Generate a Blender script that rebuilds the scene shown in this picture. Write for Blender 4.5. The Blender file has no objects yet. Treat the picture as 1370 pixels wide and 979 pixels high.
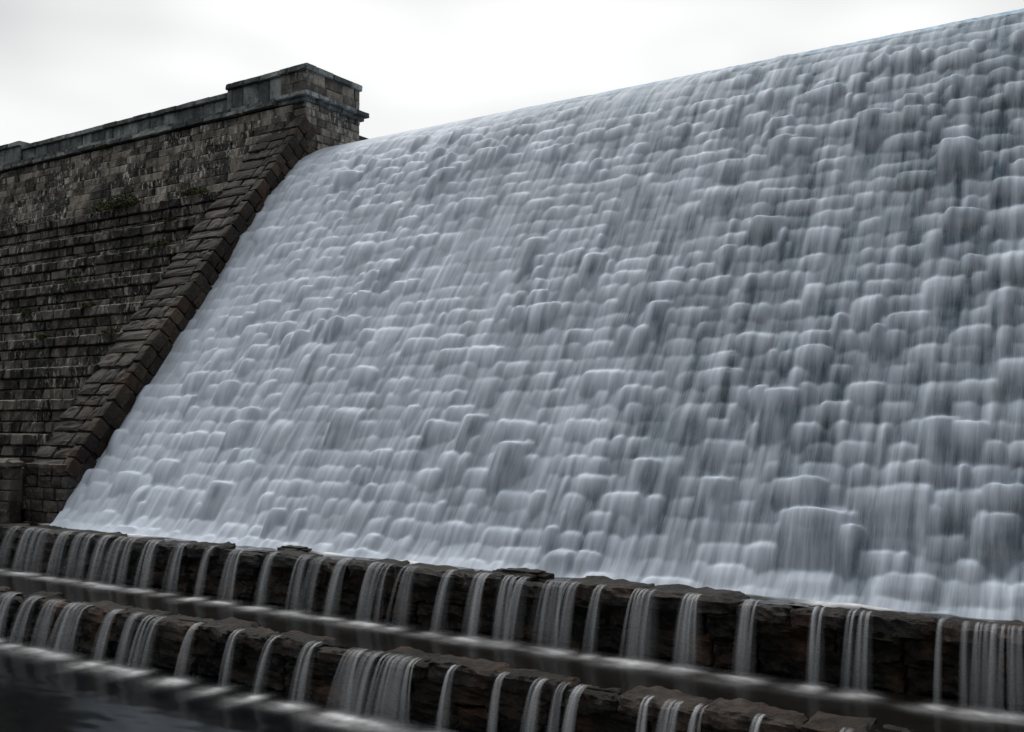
import bpy, bmesh, math, random
import numpy as np
from mathutils import Vector, Matrix, noise as mnoise

SC = bpy.context.scene
COL = SC.collection
R = math.radians
random.seed(7)
RNG = np.random.default_rng(11)

# ------------------------------------------------------------------ camera
F_PX, YAW, PITCH = 1337.4, R(32.8525), R(3.0524)      # fitted to the masonry lines of the photograph
cam_d = bpy.data.cameras.new('camera')
cam = bpy.data.objects.new('camera', cam_d)
COL.objects.link(cam)
cam_d.sensor_width = 36.0
cam_d.lens = 36.0 * F_PX / 1370.0
cam_d.clip_start, cam_d.clip_end = 0.1, 6000
cam.location = (0, 0, 0)                               # the camera is the origin, about 7 m above the pool
cam.rotation_euler = (R(90) + PITCH, 0, YAW)
SC.camera = cam

# ------------------------------------------------------------------ sky, sun, exposure
SUN_EL, SUN_AZ = R(56), R(48)                          # behind the dam, a little to the left
sun_dir = Vector((-math.sin(SUN_AZ) * math.cos(SUN_EL), math.cos(SUN_AZ) * math.cos(SUN_EL), math.sin(SUN_EL)))
W = bpy.data.worlds.new('World'); SC.world = W; W.use_nodes = True
nt = W.node_tree; nt.nodes.clear()
def N(tree, kind, **kw):
    n = tree.nodes.new(kind)
    for k, v in kw.items():
        if k.startswith('in_'):
            key = k[3:]
            n.inputs[int(key) if key.isdigit() else key.replace('_', ' ')].default_value = v
        else:
            setattr(n, k, v)
    return n
def lk(tree, a, b): tree.links.new(a, b)
sky = N(nt, 'ShaderNodeTexSky', sky_type='NISHITA', sun_disc=False, sun_elevation=SUN_EL, sun_rotation=-SUN_AZ)
tc = N(nt, 'ShaderNodeTexCoord')
dot = N(nt, 'ShaderNodeVectorMath', operation='DOT_PRODUCT'); dot.inputs[1].default_value = sun_dir
lk(nt, tc.outputs['Generated'], dot.inputs[0])
glow = N(nt, 'ShaderNodeMapRange', interpolation_type='SMOOTHSTEP', in_1=-0.35, in_2=1.0, in_3=2.9, in_4=10.1)
lk(nt, dot.outputs['Value'], glow.inputs[0])
cl = N(nt, 'ShaderNodeTexNoise', in_Scale=1.5, in_Detail=3.0, in_Roughness=0.55)
mp = N(nt, 'ShaderNodeMapping'); mp.inputs['Scale'].default_value = (1, 1, 2.6)
mp.inputs['Location'].default_value = (0.35, 0.9, 0.2)
lk(nt, tc.outputs['Generated'], mp.inputs[0]); lk(nt, mp.outputs[0], cl.inputs['Vector'])
clr = N(nt, 'ShaderNodeMapRange', in_1=0.3, in_2=0.7, in_3=0.62, in_4=1.22)
lk(nt, cl.outputs[0], clr.inputs[0])
mul = N(nt, 'ShaderNodeMath', operation='MULTIPLY'); lk(nt, glow.outputs[0], mul.inputs[0]); lk(nt, clr.outputs[0], mul.inputs[1])
tint = N(nt, 'ShaderNodeVectorMath', operation='SCALE'); tint.inputs[0].default_value = (1.0, 0.995, 0.98)
lk(nt, mul.outputs[0], tint.inputs['Scale'])
mixs = N(nt, 'ShaderNodeMix', data_type='RGBA', in_0=0.93)
lk(nt, sky.outputs[0], mixs.inputs[6]); lk(nt, tint.outputs[0], mixs.inputs[7])
bg = N(nt, 'ShaderNodeBackground', in_Strength=0.1)
lk(nt, mixs.outputs[2], bg.inputs[0])
wo = N(nt, 'ShaderNodeOutputWorld'); lk(nt, bg.outputs[0], wo.inputs[0])

sd = bpy.data.lights.new('sun', 'SUN'); sd.energy = 1.4; sd.angle = R(18); sd.color = (1.0, 0.97, 0.93)
so = bpy.data.objects.new('sun', sd); COL.objects.link(so)
so.rotation_euler = (-sun_dir).to_track_quat('-Z', 'Y').to_euler(); so.location = (-30, 60, 60)

SC.view_settings.view_transform = 'Standard'; SC.view_settings.look = 'None'
SC.view_settings.gamma = 1.0; SC.view_settings.exposure = 0.12; SC.view_settings.use_curve_mapping = False
SC.render.engine = 'CYCLES'
SC.cycles.use_denoising = True
try: SC.cycles.denoiser = 'OPENIMAGEDENOISE'
except Exception: pass
SC.cycles.max_bounces = 6; SC.cycles.diffuse_bounces = 3; SC.cycles.glossy_bounces = 3
SC.cycles.transparent_max_bounces = 24; SC.cycles.caustics_reflective = False; SC.cycles.caustics_refractive = False

# ------------------------------------------------------------------ pixel helpers (photo 1370 x 979)
CY, SY, CP, SP = math.cos(YAW), math.sin(YAW), math.cos(PITCH), math.sin(PITCH)
def ray(px, py):
    x, y = px - 685, 489.5 - py
    up = y * CP + F_PX * SP; fw = F_PX * CP - y * SP
    return Vector((x * CY - fw * SY, x * SY + fw * CY, up))
def at_y(px, py, Y): r = ray(px, py); return r * (Y / r.y)
def at_z(px, py, Z): r = ray(px, py); return r * (Z / r.z)
def x_on(px, Y, Z):
    """x of the point of the line (Y, Z) parallel to the dam that shows at photo column px"""
    lo, hi = -90.0, 30.0
    for _ in range(50):
        m = (lo + hi) / 2
        fw = (-m * SY + Y * CY) * CP + Z * SP; rt = m * CY + Y * SY
        if fw <= 0.1 or 685 + F_PX * rt / fw > px: hi = m
        else: lo = m
    return lo
def project(p):
    fw = (-p[0] * SY + p[1] * CY) * CP + p[2] * SP
    rt = p[0] * CY + p[1] * SY
    u = -(-p[0] * SY + p[1] * CY) * SP + p[2] * CP
    return 685 + F_PX * rt / fw, 489.5 - F_PX * u / fw, fw

# ------------------------------------------------------------------ object helpers
def link(name, me, parent=None, mat=None):
    o = bpy.data.objects.new(name, me); COL.objects.link(o)
    if parent: o.parent = parent
    if mat and me is not None and not me.materials: me.materials.append(mat)
    return o
def empty(name, loc=(0, 0, 0)):
    o = bpy.data.objects.new(name, None); COL.objects.link(o); o.location = loc; o.empty_display_size = 0.3
    return o
def tag(o, label=None, cat=None, group=None, kind=None):
    for k, v in (('label', label), ('category', cat), ('group', group), ('kind', kind)):
        if v: o[k] = v
    return o
def mesh_from(name, verts, faces, smooth=False):
    me = bpy.data.meshes.new(name)
    me.from_pydata([tuple(v) for v in verts], [], faces)
    if smooth:
        me.polygons.foreach_set('use_smooth', [True] * len(me.polygons))
    me.update()
    return me
def grid_mesh(name, P, uv=None, attrs=None):
    """P: (rows, cols, 3) array -> smooth quad grid"""
    nr, nc = P.shape[:2]
    me = bpy.data.meshes.new(name)
    me.vertices.add(nr * nc); me.vertices.foreach_set('co', P.astype(np.float32).ravel())
    i = np.arange(nr * nc).reshape(nr, nc)
    q = np.stack([i[:-1, :-1], i[:-1, 1:], i[1:, 1:], i[1:, :-1]], -1).reshape(-1, 4)
    nf = len(q)
    me.loops.add(nf * 4); me.loops.foreach_set('vertex_index', q.ravel().astype(np.int32))
    me.polygons.add(nf)
    me.polygons.foreach_set('loop_start', np.arange(0, nf * 4, 4, dtype=np.int32))
    me.polygons.foreach_set('use_smooth', np.ones(nf, dtype=bool))
    if uv is not None:
        ul = me.uv_layers.new(name='flow')
        ul.data.foreach_set('uv', uv.reshape(-1, 2)[q.ravel()].astype(np.float32).ravel())
    me.update(calc_edges=True)
    for k, a in (attrs or {}).items():
        at = me.attributes.new(k, 'FLOAT', 'POINT'); at.data.foreach_set('value', a.astype(np.float32).ravel())
    me.validate()
    return me

def fblur(a, sx, sy):
    """gaussian blur by FFT; sx, sy in cells along axis 1 and 0"""
    fy = np.fft.fftfreq(a.shape[0])[:, None]; fx = np.fft.rfftfreq(a.shape[1])[None, :]
    k = np.exp(-2 * np.pi ** 2 * ((fx * sx) ** 2 + (fy * sy) ** 2))
    return np.fft.irfft2(np.fft.rfft2(a) * k, s=a.shape)
def gnoise(shape, sx, sy):
    a = fblur(RNG.standard_normal(shape), sx, sy); return a / a.std()

# ------------------------------------------------------------------ materials
def new_mat(name):
    m = bpy.data.materials.new(name); m.use_nodes = True; t = m.node_tree; t.nodes.clear()
    out = N(t, 'ShaderNodeOutputMaterial'); return m, t, out
def ramp(t, src, stops):
    n = N(t, 'ShaderNodeValToRGB'); cr = n.color_ramp
    while len(cr.elements) < len(stops): cr.elements.new(0.5)
    for e, (p, c) in zip(cr.elements, stops):
        e.position = p; e.color = (*c, 1) if len(c) == 3 else c
    lk(t, src, n.inputs[0]); return n
def mathn(t, op, a, b=None, clamp=False):
    n = N(t, 'ShaderNodeMath', operation=op, use_clamp=clamp)
    for i, v in enumerate((a, b)):
        if v is None: continue
        if isinstance(v, (int, float)): n.inputs[i].default_value = v
        else: lk(t, v, n.inputs[i])
    return n.outputs[0]
def mixc(t, fac, a, b):
    n = N(t, 'ShaderNodeMix', data_type='RGBA')
    for i, v in ((0, fac), (6, a), (7, b)):
        if isinstance(v, (int, float)): n.inputs[i].default_value = v
        elif isinstance(v, tuple): n.inputs[i].default_value = (*v, 1)
        else: lk(t, v, n.inputs[i])
    return n.outputs[2]
def tex(t, vec, scale, detail=3, rough=0.55, stretch=(1, 1, 1)):
    m = N(t, 'ShaderNodeMapping'); m.inputs['Scale'].default_value = stretch; lk(t, vec, m.inputs[0])
    n = N(t, 'ShaderNodeTexNoise', in_Scale=scale, in_Detail=detail, in_Roughness=rough); lk(t, m.outputs[0], n.inputs['Vector'])
    return n.outputs[0]
def maprange(t, v, a, b, c=0.0, d=1.0):
    n = N(t, 'ShaderNodeMapRange', in_1=a, in_2=b, in_3=c, in_4=d); lk(t, v, n.inputs[0]); return n.outputs[0]

def stone(name, dark, mid, pale, lime=0.0, lime_z=(9, 16.8), moss=0.25, speck=0.25, rough=0.75, bump=0.5, rust=0.15, scale=1.0, spec=0.3, rndamp=0.26):
    m, t, out = new_mat(name)
    g = N(t, 'ShaderNodeNewGeometry'); oi = N(t, 'ShaderNodeObjectInfo'); pos = g.outputs['Position']
    rnd = mathn(t, 'FRACT', mathn(t, 'ADD', g.outputs['Random Per Island'], mathn(t, 'MULTIPLY', oi.outputs['Random'], 7.3)))
    n1 = tex(t, pos, 1.1 * scale, 5, 0.65); n2 = tex(t, pos, 9 * scale, 4, 0.6)
    v = mathn(t, 'ADD', mathn(t, 'MULTIPLY', n1, 0.62), mathn(t, 'MULTIPLY', n2, 0.38))
    v = mathn(t, 'ADD', v, mathn(t, 'MULTIPLY', mathn(t, 'SUBTRACT', rnd, 0.5), rndamp))
    c = ramp(t, v, [(0.38, dark), (0.51, mid), (0.64, pale)]).outputs[0]
    # rust brown tinge on some stones
    rr = maprange(t, tex(t, pos, 0.8, 3), 0.52, 0.68)
    c = mixc(t, mathn(t, 'MULTIPLY', rr, rust), c, (0.11, 0.052, 0.028))
    # dark runs where water has seeped down
    st = maprange(t, tex(t, pos, 1.0, 4, 0.6, (2.2, 2.2, 0.35)), 0.5, 0.66)
    c = mixc(t, mathn(t, 'MULTIPLY', st, 0.55), c, tuple(x * 0.5 for x in dark))
    wet = maprange(t, tex(t, pos, 0.33, 4, 0.6, (1, 1, 0.7)), 0.5, 0.62)
    c = mixc(t, mathn(t, 'MULTIPLY', wet, 0.6), c, tuple(x * 0.8 for x in dark))
    if speck > 0:      # pale lichen
        sp = maprange(t, tex(t, pos, 6.5, 5, 0.7), 0.60, 0.66)
        c = mixc(t, mathn(t, 'MULTIPLY', sp, speck), c, (0.34, 0.34, 0.31))
    if lime > 0:       # lime leaching out of the joints
        s1 = maprange(t, tex(t, pos, 2.1, 5, 0.72, (2.0, 2.0, 0.7)), 0.535, 0.605)
        s2 = maprange(t, tex(t, pos, 0.35, 2), 0.45, 0.56)
        sz = N(t, 'ShaderNodeSeparateXYZ'); lk(t, pos, sz.inputs[0])
        z1 = maprange(t, sz.outputs[2], lime_z[0], lime_z[0] + 3)
        f = mathn(t, 'MULTIPLY', mathn(t, 'MULTIPLY', s1, s2), mathn(t, 'MULTIPLY', z1, lime))
        c = mixc(t, f, c, (0.58, 0.57, 0.54))
    if moss > 0:
        nz = N(t, 'ShaderNodeSeparateXYZ'); lk(t, g.outputs['Normal'], nz.inputs[0])
        up = maprange(t, nz.outputs[2], 0.35, 0.85)
        ms = mathn(t, 'MULTIPLY', up, maprange(t, tex(t, pos, 1.7, 4), 0.4, 0.6))
        c = mixc(t, mathn(t, 'MULTIPLY', ms, moss), c, (0.055, 0.062, 0.022))
    p = N(t, 'ShaderNodeBsdfPrincipled'); lk(t, c, p.inputs['Base Color'])
    lk(t, maprange(t, n2, 0.3, 0.7, rough - 0.2, rough + 0.12), p.inputs['Roughness'])
    p.inputs['Specular IOR Level'].default_value = spec
    bs = mathn(t, 'ADD', n2, mathn(t, 'MULTIPLY', tex(t, pos, 28 * scale, 4, 0.65), 0.5))
    b = N(t, 'ShaderNodeBump', in_Strength=bump, in_Distance=0.06); lk(t, bs, b.inputs['Height']); lk(t, b.outputs[0], p.inputs['Normal'])
    lk(t, p.outputs[0], out.inputs[0]); return m

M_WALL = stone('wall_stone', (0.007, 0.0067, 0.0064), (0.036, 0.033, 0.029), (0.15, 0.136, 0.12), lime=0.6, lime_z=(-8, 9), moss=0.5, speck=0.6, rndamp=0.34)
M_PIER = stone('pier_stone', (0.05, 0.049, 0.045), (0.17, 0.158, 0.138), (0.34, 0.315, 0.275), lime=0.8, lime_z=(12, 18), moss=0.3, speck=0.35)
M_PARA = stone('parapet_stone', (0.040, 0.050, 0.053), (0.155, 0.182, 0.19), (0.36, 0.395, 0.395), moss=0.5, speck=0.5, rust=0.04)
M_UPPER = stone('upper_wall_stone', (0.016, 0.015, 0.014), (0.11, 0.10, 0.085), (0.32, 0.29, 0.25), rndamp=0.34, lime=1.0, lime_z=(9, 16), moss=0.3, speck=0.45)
M_RAKE = stone('rake_stone', (0.018, 0.0155, 0.015), (0.046, 0.040, 0.038), (0.10, 0.088, 0.083), moss=0.2, speck=0.2, rust=0.2)
M_EDGE = stone('rake_edge_stone', (0.013, 0.010, 0.008), (0.038, 0.029, 0.021), (0.09, 0.066, 0.047), moss=0.45, speck=0.15, rust=0.5)
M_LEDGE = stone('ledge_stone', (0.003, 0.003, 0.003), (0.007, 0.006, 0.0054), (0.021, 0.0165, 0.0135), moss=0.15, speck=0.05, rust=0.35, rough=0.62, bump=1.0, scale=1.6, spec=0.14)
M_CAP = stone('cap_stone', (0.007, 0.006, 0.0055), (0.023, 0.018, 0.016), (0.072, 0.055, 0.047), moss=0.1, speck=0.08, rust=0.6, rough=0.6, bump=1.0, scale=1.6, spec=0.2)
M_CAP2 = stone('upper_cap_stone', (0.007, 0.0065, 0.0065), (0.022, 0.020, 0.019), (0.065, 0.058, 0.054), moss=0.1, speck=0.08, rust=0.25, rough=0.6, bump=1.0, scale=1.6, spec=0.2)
M_DAM = stone('wet_dam_stone', (0.020, 0.030, 0.036), (0.040, 0.058, 0.070), (0.070, 0.094, 0.108), moss=0.0, speck=0.0, rough=0.6, rust=0.05, bump=0.25)
M_CORE = stone('joint_mortar', (0.012, 0.012, 0.012), (0.03, 0.028, 0.026), (0.08, 0.076, 0.07), moss=0.0, speck=0.15, rough=0.85)

def mat_overflow():
    m, t, out = new_mat('white_overflow_water')
    uv = N(t, 'ShaderNodeUVMap', uv_map='flow')
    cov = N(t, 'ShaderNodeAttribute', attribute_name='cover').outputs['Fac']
    st = tex(t, uv.outputs[0], 1.0, 3, 0.6, (16, 1.1, 1))
    fine = tex(t, uv.outputs[0], 1.0, 2, 0.6, (45, 2.2, 1))
    s = mathn(t, 'ADD', mathn(t, 'MULTIPLY', st, 0.65), mathn(t, 'MULTIPLY', fine, 0.35))
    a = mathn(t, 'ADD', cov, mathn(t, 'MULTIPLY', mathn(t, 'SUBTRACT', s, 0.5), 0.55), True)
    d = N(t, 'ShaderNodeBsdfPrincipled', in_Roughness=0.6)
    d.inputs['Base Color'].default_value = (0.615, 0.685, 0.785, 1)
    d.inputs['Specular IOR Level'].default_value = 0.15
    b = N(t, 'ShaderNodeBump', in_Strength=0.22, in_Distance=0.03); lk(t, s, b.inputs['Height']); lk(t, b.outputs[0], d.inputs['Normal'])
    tr = N(t, 'ShaderNodeBsdfTransparent'); tr.inputs[0].default_value = (0.72, 0.88, 0.97, 1)
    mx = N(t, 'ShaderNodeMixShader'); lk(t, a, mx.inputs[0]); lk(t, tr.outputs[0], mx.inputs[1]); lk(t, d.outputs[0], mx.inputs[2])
    lk(t, mx.outputs[0], out.inputs[0]); return m
M_FLOW = mat_overflow()

def mat_jet():
    m, t, out = new_mat('white_jet_water')
    uv = N(t, 'ShaderNodeUVMap', uv_map='flow')
    alp = N(t, 'ShaderNodeAttribute', attribute_name='cover').outputs['Fac']
    oi = N(t, 'ShaderNodeObjectInfo')
    off = N(t, 'ShaderNodeCombineXYZ'); lk(t, mathn(t, 'MULTIPLY', oi.outputs['Random'], 90.0), off.inputs[0])
    ad = N(t, 'ShaderNodeVectorMath', operation='ADD'); lk(t, uv.outputs[0], ad.inputs[0]); lk(t, off.outputs[0], ad.inputs[1])
    st = tex(t, ad.outputs[0], 1.0, 3, 0.65, (15, 0.22, 1))
    s = maprange(t, st, 0.40, 0.62)
    a = mathn(t, 'MULTIPLY', alp, mathn(t, 'ADD', mathn(t, 'MULTIPLY', s, 0.4), 0.6), True)
    d = N(t, 'ShaderNodeBsdfDiffuse'); d.inputs[0].default_value = (0.80, 0.83, 0.87, 1)
    tl = N(t, 'ShaderNodeBsdfTranslucent'); tl.inputs[0].default_value = (0.80, 0.83, 0.87, 1)
    dm = N(t, 'ShaderNodeMixShader', in_0=0.35); lk(t, d.outputs[0], dm.inputs[1]); lk(t, tl.outputs[0], dm.inputs[2])
    tr = N(t, 'ShaderNodeBsdfTransparent')
    mx = N(t, 'ShaderNodeMixShader'); lk(t, a, mx.inputs[0]); lk(t, tr.outputs[0], mx.inputs[1]); lk(t, dm.outputs[0], mx.inputs[2])
    lk(t, mx.outputs[0], out.inputs[0]); return m
M_JET = mat_jet()

def mat_pool(name, deep, rough, foam_col=(0.8, 0.81, 0.83)):
    m, t, out = new_mat(name)
    g = N(t, 'ShaderNodeNewGeometry'); pos = g.outputs['Position']
    fo = N(t, 'ShaderNodeAttribute', attribute_name='foam').outputs['Fac']
    p = N(t, 'ShaderNodeBsdfPrincipled', in_Roughness=rough); p.inputs['IOR'].default_value = 1.33
    n = tex(t, pos, 1.3, 3, 0.5, (1, 2.2, 1))
    c = ramp(t, n, [(0.3, tuple(x * 0.6 for x in deep)), (0.7, deep)]).outputs[0]
    lk(t, c, p.inputs['Base Color'])
    b = N(t, 'ShaderNodeBump', in_Strength=0.02, in_Distance=0.05); lk(t, tex(t, pos, 2.2, 2, 0.5, (0.7, 1.6, 1)), b.inputs['Height']); lk(t, b.outputs[0], p.inputs['Normal'])
    d = N(t, 'ShaderNodeBsdfDiffuse'); d.inputs[0].default_value = (*foam_col, 1)
    fs = tex(t, pos, 2.6, 4, 0.6)
    a = mathn(t, 'MULTIPLY', fo, maprange(t, fs, 0.25, 0.7, 0.55, 1.15), True)
    mx = N(t, 'ShaderNodeMixShader'); lk(t, a, mx.inputs[0]); lk(t, p.outputs[0], mx.inputs[1]); lk(t, d.outputs[0], mx.inputs[2])
    lk(t, mx.outputs[0], out.inputs[0]); return m
M_POOL = mat_pool('dark_pool_water', (0.004, 0.005, 0.006), 0.14)
M_TERR = mat_pool('terrace_film_water', (0.012, 0.011, 0.010), 0.16)

def mat_plain(name, c1, c2, scale, rough=0.9):
    m, t, out = new_mat(name)
    g = N(t, 'ShaderNodeNewGeometry')
    c = ramp(t, tex(t, g.outputs['Position'], scale, 4), [(0.35, c1), (0.65, c2)]).outputs[0]
    p = N(t, 'ShaderNodeBsdfPrincipled', in_Roughness=rough); lk(t, c, p.inputs['Base Color']); lk(t, p.outputs[0], out.inputs[0]); return m
M_GROUND = mat_plain('ground_earth', (0.03, 0.035, 0.015), (0.06, 0.06, 0.03), 0.4)
M_LEAF = mat_plain('plant_green', (0.025, 0.036, 0.01), (0.07, 0.085, 0.022), 5)
M_RUST = mat_plain('plant_brown', (0.05, 0.025, 0.012), (0.09, 0.04, 0.02), 5)

# ------------------------------------------------------------------ key levels (metres, camera eye = 0)
Z_T1, Z_T2, Z_POOL = -4.217, -5.72, -7.06
Y_LIP1, Y_LIP2 = 22.4, 18.82
X_PIER = -37.1
X_RIGHT = 14.0
COURSE = 0.513

# profile of the overflow face, from toe to crest
PROF = np.array([(23.45, -4.36), (23.85, -4.25), (24.2, -4.08), (24.6, -3.58), (25.15, -2.80), (26.44, -1.0), (27.8, 0.86), (29.25, 2.84), (30.78, 4.95),
                 (32.42, 7.25), (34.11, 9.62), (35.4, 11.4), (36.3, 12.5), (37.2, 13.4), (38.2, 14.12), (39.3, 14.62), (40.5, 15.03), (41.6, 15.25), (42.8, 15.33), (45.0, 15.33)])
def resample(P, ds):
    d = np.r_[0, np.cumsum(np.hypot(*np.diff(P, axis=0).T))]
    s = np.arange(0, d[-1], ds)
    Q = np.stack([np.interp(s, d, P[:, 0]), np.interp(s, d, P[:, 1])], 1)
    k = np.exp(-0.5 * (np.arange(-30, 31) * ds / 0.35) ** 2); k /= k.sum()
    Qp = np.pad(Q, ((30, 30), (0, 0)), mode='reflect', reflect_type='odd')
    return s, np.stack([np.convolve(Qp[:, i], k, 'valid') for i in (0, 1)], 1)
DS = 0.034
S, Q = resample(PROF, DS)
Q = Q[::-1]                       # now from crest down to toe
T = np.gradient(Q, axis=0); T /= np.hypot(T[:, 0], T[:, 1])[:, None]
NRM = np.stack([T[:, 1], -T[:, 0]], 1)     # outward: towards the camera and up
NS = len(S)
DXF = 0.04
XF = np.arange(X_PIER - 0.25, X_RIGHT, DXF); NX = len(XF)

# ---- stone relief p(s, x) of the face and the water running over it
SHARE = np.zeros((NS, NX))
def build_relief():
    p = np.zeros((NS, NX)); thin = np.zeros((NS, NX)); dark = []
    patch = gnoise((NS, NX), 35, 45)
    sd = np.arange(NS) * DS
    rows = []; s0 = 0.3
    while s0 < sd[-1] - 0.3:
        i = int(s0 / DS); sl = max(abs(T[min(i, NS - 1), 1]), 0.55)
        ln = COURSE / sl; rows.append((s0, min(ln, 0.8))); s0 += min(ln, 0.8)
    for r, (s0, ln) in enumerate(rows):
        x = XF[0] - random.uniform(0, 1)
        flat = min(1.0, max(0.06, (s0 - 5.5) / 3.2))
        while x < XF[-1]:
            w = random.choice([0.35, 0.5, 0.65, 0.8, 1.0, 1.3]) * random.uniform(0.85, 1.15)
            q = random.random()
            a = 0.02 + (0.03 * random.random() if q < 0.36 else 0.03 + 0.09 * random.random() if q < 0.78 else random.uniform(0.10, 0.19) if q < 0.94 else random.uniform(0.18, 0.28))
            big = q > 0.965
            share = random.gauss(0, 1)
            a *= flat * float(0.8 * np.clip(1.1 + 0.4 * patch[min(NS - 1, int(s0 / DS)), min(NX - 1, max(0, int((x + w / 2 - XF[0]) / DXF)))], 0.3, 2.0))
            tall = 1.0 if random.random() > 0.22 else random.uniform(1.5, 2.3)
            jit = random.uniform(-0.07, 0.07)
            i0 = max(0, int((s0 + jit) / DS)); i1 = min(NS, int((s0 + jit + ln * tall) / DS) + 1)
            j0 = max(0, int((x - XF[0]) / DXF)); j1 = min(NX, int((x + w - XF[0]) / DXF) + 1)
            if j1 > j0 + 1 and i1 > i0 + 2:
                u = (XF[j0:j1] - x) / w
                skew = random.uniform(-0.25, 0.25)
                crown = (np.abs(2 * u - 1 + skew) ** 4) * random.uniform(0.02, 0.12) + random.uniform(-0.06, 0.06) * (u - 0.5)
                t = (sd[i0:i1, None] - s0 - jit - crown[None, :]) / (ln * tall)
                rise = np.clip(t / random.uniform(0.22, 0.42), 0, 1); rise = 1 - (1 - rise) ** 2.0
                sh = rise * (1 - 0.45 * np.clip((t - 0.5) / 0.5, 0, 1))
                tilt = 1 + random.uniform(-0.9, 1.1) * (u - 0.5)
                ed = np.minimum(u, 1 - u) * w
                arch = 1 - 0.6 * np.exp(-(ed / random.uniform(0.06, 0.15)) ** 2)
                blk = a * sh * (arch * tilt)[None, :]
                p[i0:i1, j0:j1] = np.maximum(p[i0:i1, j0:j1], blk); SHARE[i0:i1, j0:j1] = share
                if big and s0 > 5:
                    cu = random.uniform(0.5, 0.8)
                    m = np.clip((t - 0.25) * 2.2, 0, 1) * np.clip((1.1 - t) / 0.3, 0, 1) * np.exp(-((u - cu) / 0.2) ** 2)[None, :]
                    thin[i0:i1, j0:j1] = np.maximum(thin[i0:i1, j0:j1], m * random.uniform(0.15, 0.6))
                    dark.append((x, w, s0 + jit, ln * tall, a))
            x += w
    return p, thin, dark
RELIEF, THIN, DARK = build_relief()
RELIEF = fblur(RELIEF, 0.7, 0.6)
_sd = np.arange(NS)[:, None] * DS
RELIEF += np.clip((_sd - 5.8) / 4.0, 0, 1) * (0.026 * gnoise((NS, NX), 6.0, 44) + 0.018 * gnoise((NS, NX), 3.0, 28))     # runs that keep together over several courses
# a few exceptional stones that the photograph shows standing out
def stand_out(px, py, w, ln, a):
    r = ray(px, py)
    k = np.argmin(np.abs(Q[:, 1] / Q[:, 0] - r.z / r.y)); Y = Q[k, 0]; xc = r.x * Y / r.y
    sd = np.arange(NS) * DS; t = ((sd - sd[k]) / ln)
    u = (XF - xc) / w
    i = np.where((t >= 0) & (t <= 1.35))[0]; j = np.where(np.abs(u) < 0.75)[0]
    tt = t[i][:, None]
    sh = np.clip(tt / 0.2, 0, 1) ** 0.7 * (1 - 0.35 * np.clip(tt, 0, 1)) * np.clip((1.3 - tt) / 0.3, 0, 1)
    cr = np.clip(1 - (np.abs(u[j]) / 0.66) ** 2, 0, 1) ** 0.8
    RELIEF[np.ix_(i, j)] = np.maximum(RELIEF[np.ix_(i, j)], a * sh * cr[None, :])
    m = np.clip((tt - 0.12) * 3, 0, 1) * np.clip((1.2 - tt) / 0.4, 0, 1) * np.exp(-((u[j] - 0.16) / 0.22) ** 2)[None, :]
    THIN[np.ix_(i, j)] = np.maximum(THIN[np.ix_(i, j)], 0.9 * m)
    DARK.append((xc - w / 2, w, sd[k], ln, a))
for q in [(1095, 684, 1.5, 1.05, 0.55), (690, 592, 0.9, 1.2, 0.42), (870, 615, 0.9, 1.1, 0.38), (302, 646, 1.0, 0.9, 0.38), (885, 405, 0.7, 1.1, 0.36),
          (1168, 150, 0.9, 1.3, 0.36), (1050, 185, 0.9, 1.0, 0.34), (640, 555, 0.8, 1.0, 0.28), (1260, 560, 0.8, 1.2, 0.36), (1050, 520, 1.0, 1.2, 0.34),
          (800, 340, 0.8, 1.3, 0.32), (1345, 690, 0.9, 0.9, 0.36), (960, 640, 0.8, 0.9, 0.3), (600, 228, 1.2, 1.2, 0.34), (720, 320, 0.9, 1.4, 0.32)]:
    stand_out(*q)

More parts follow.
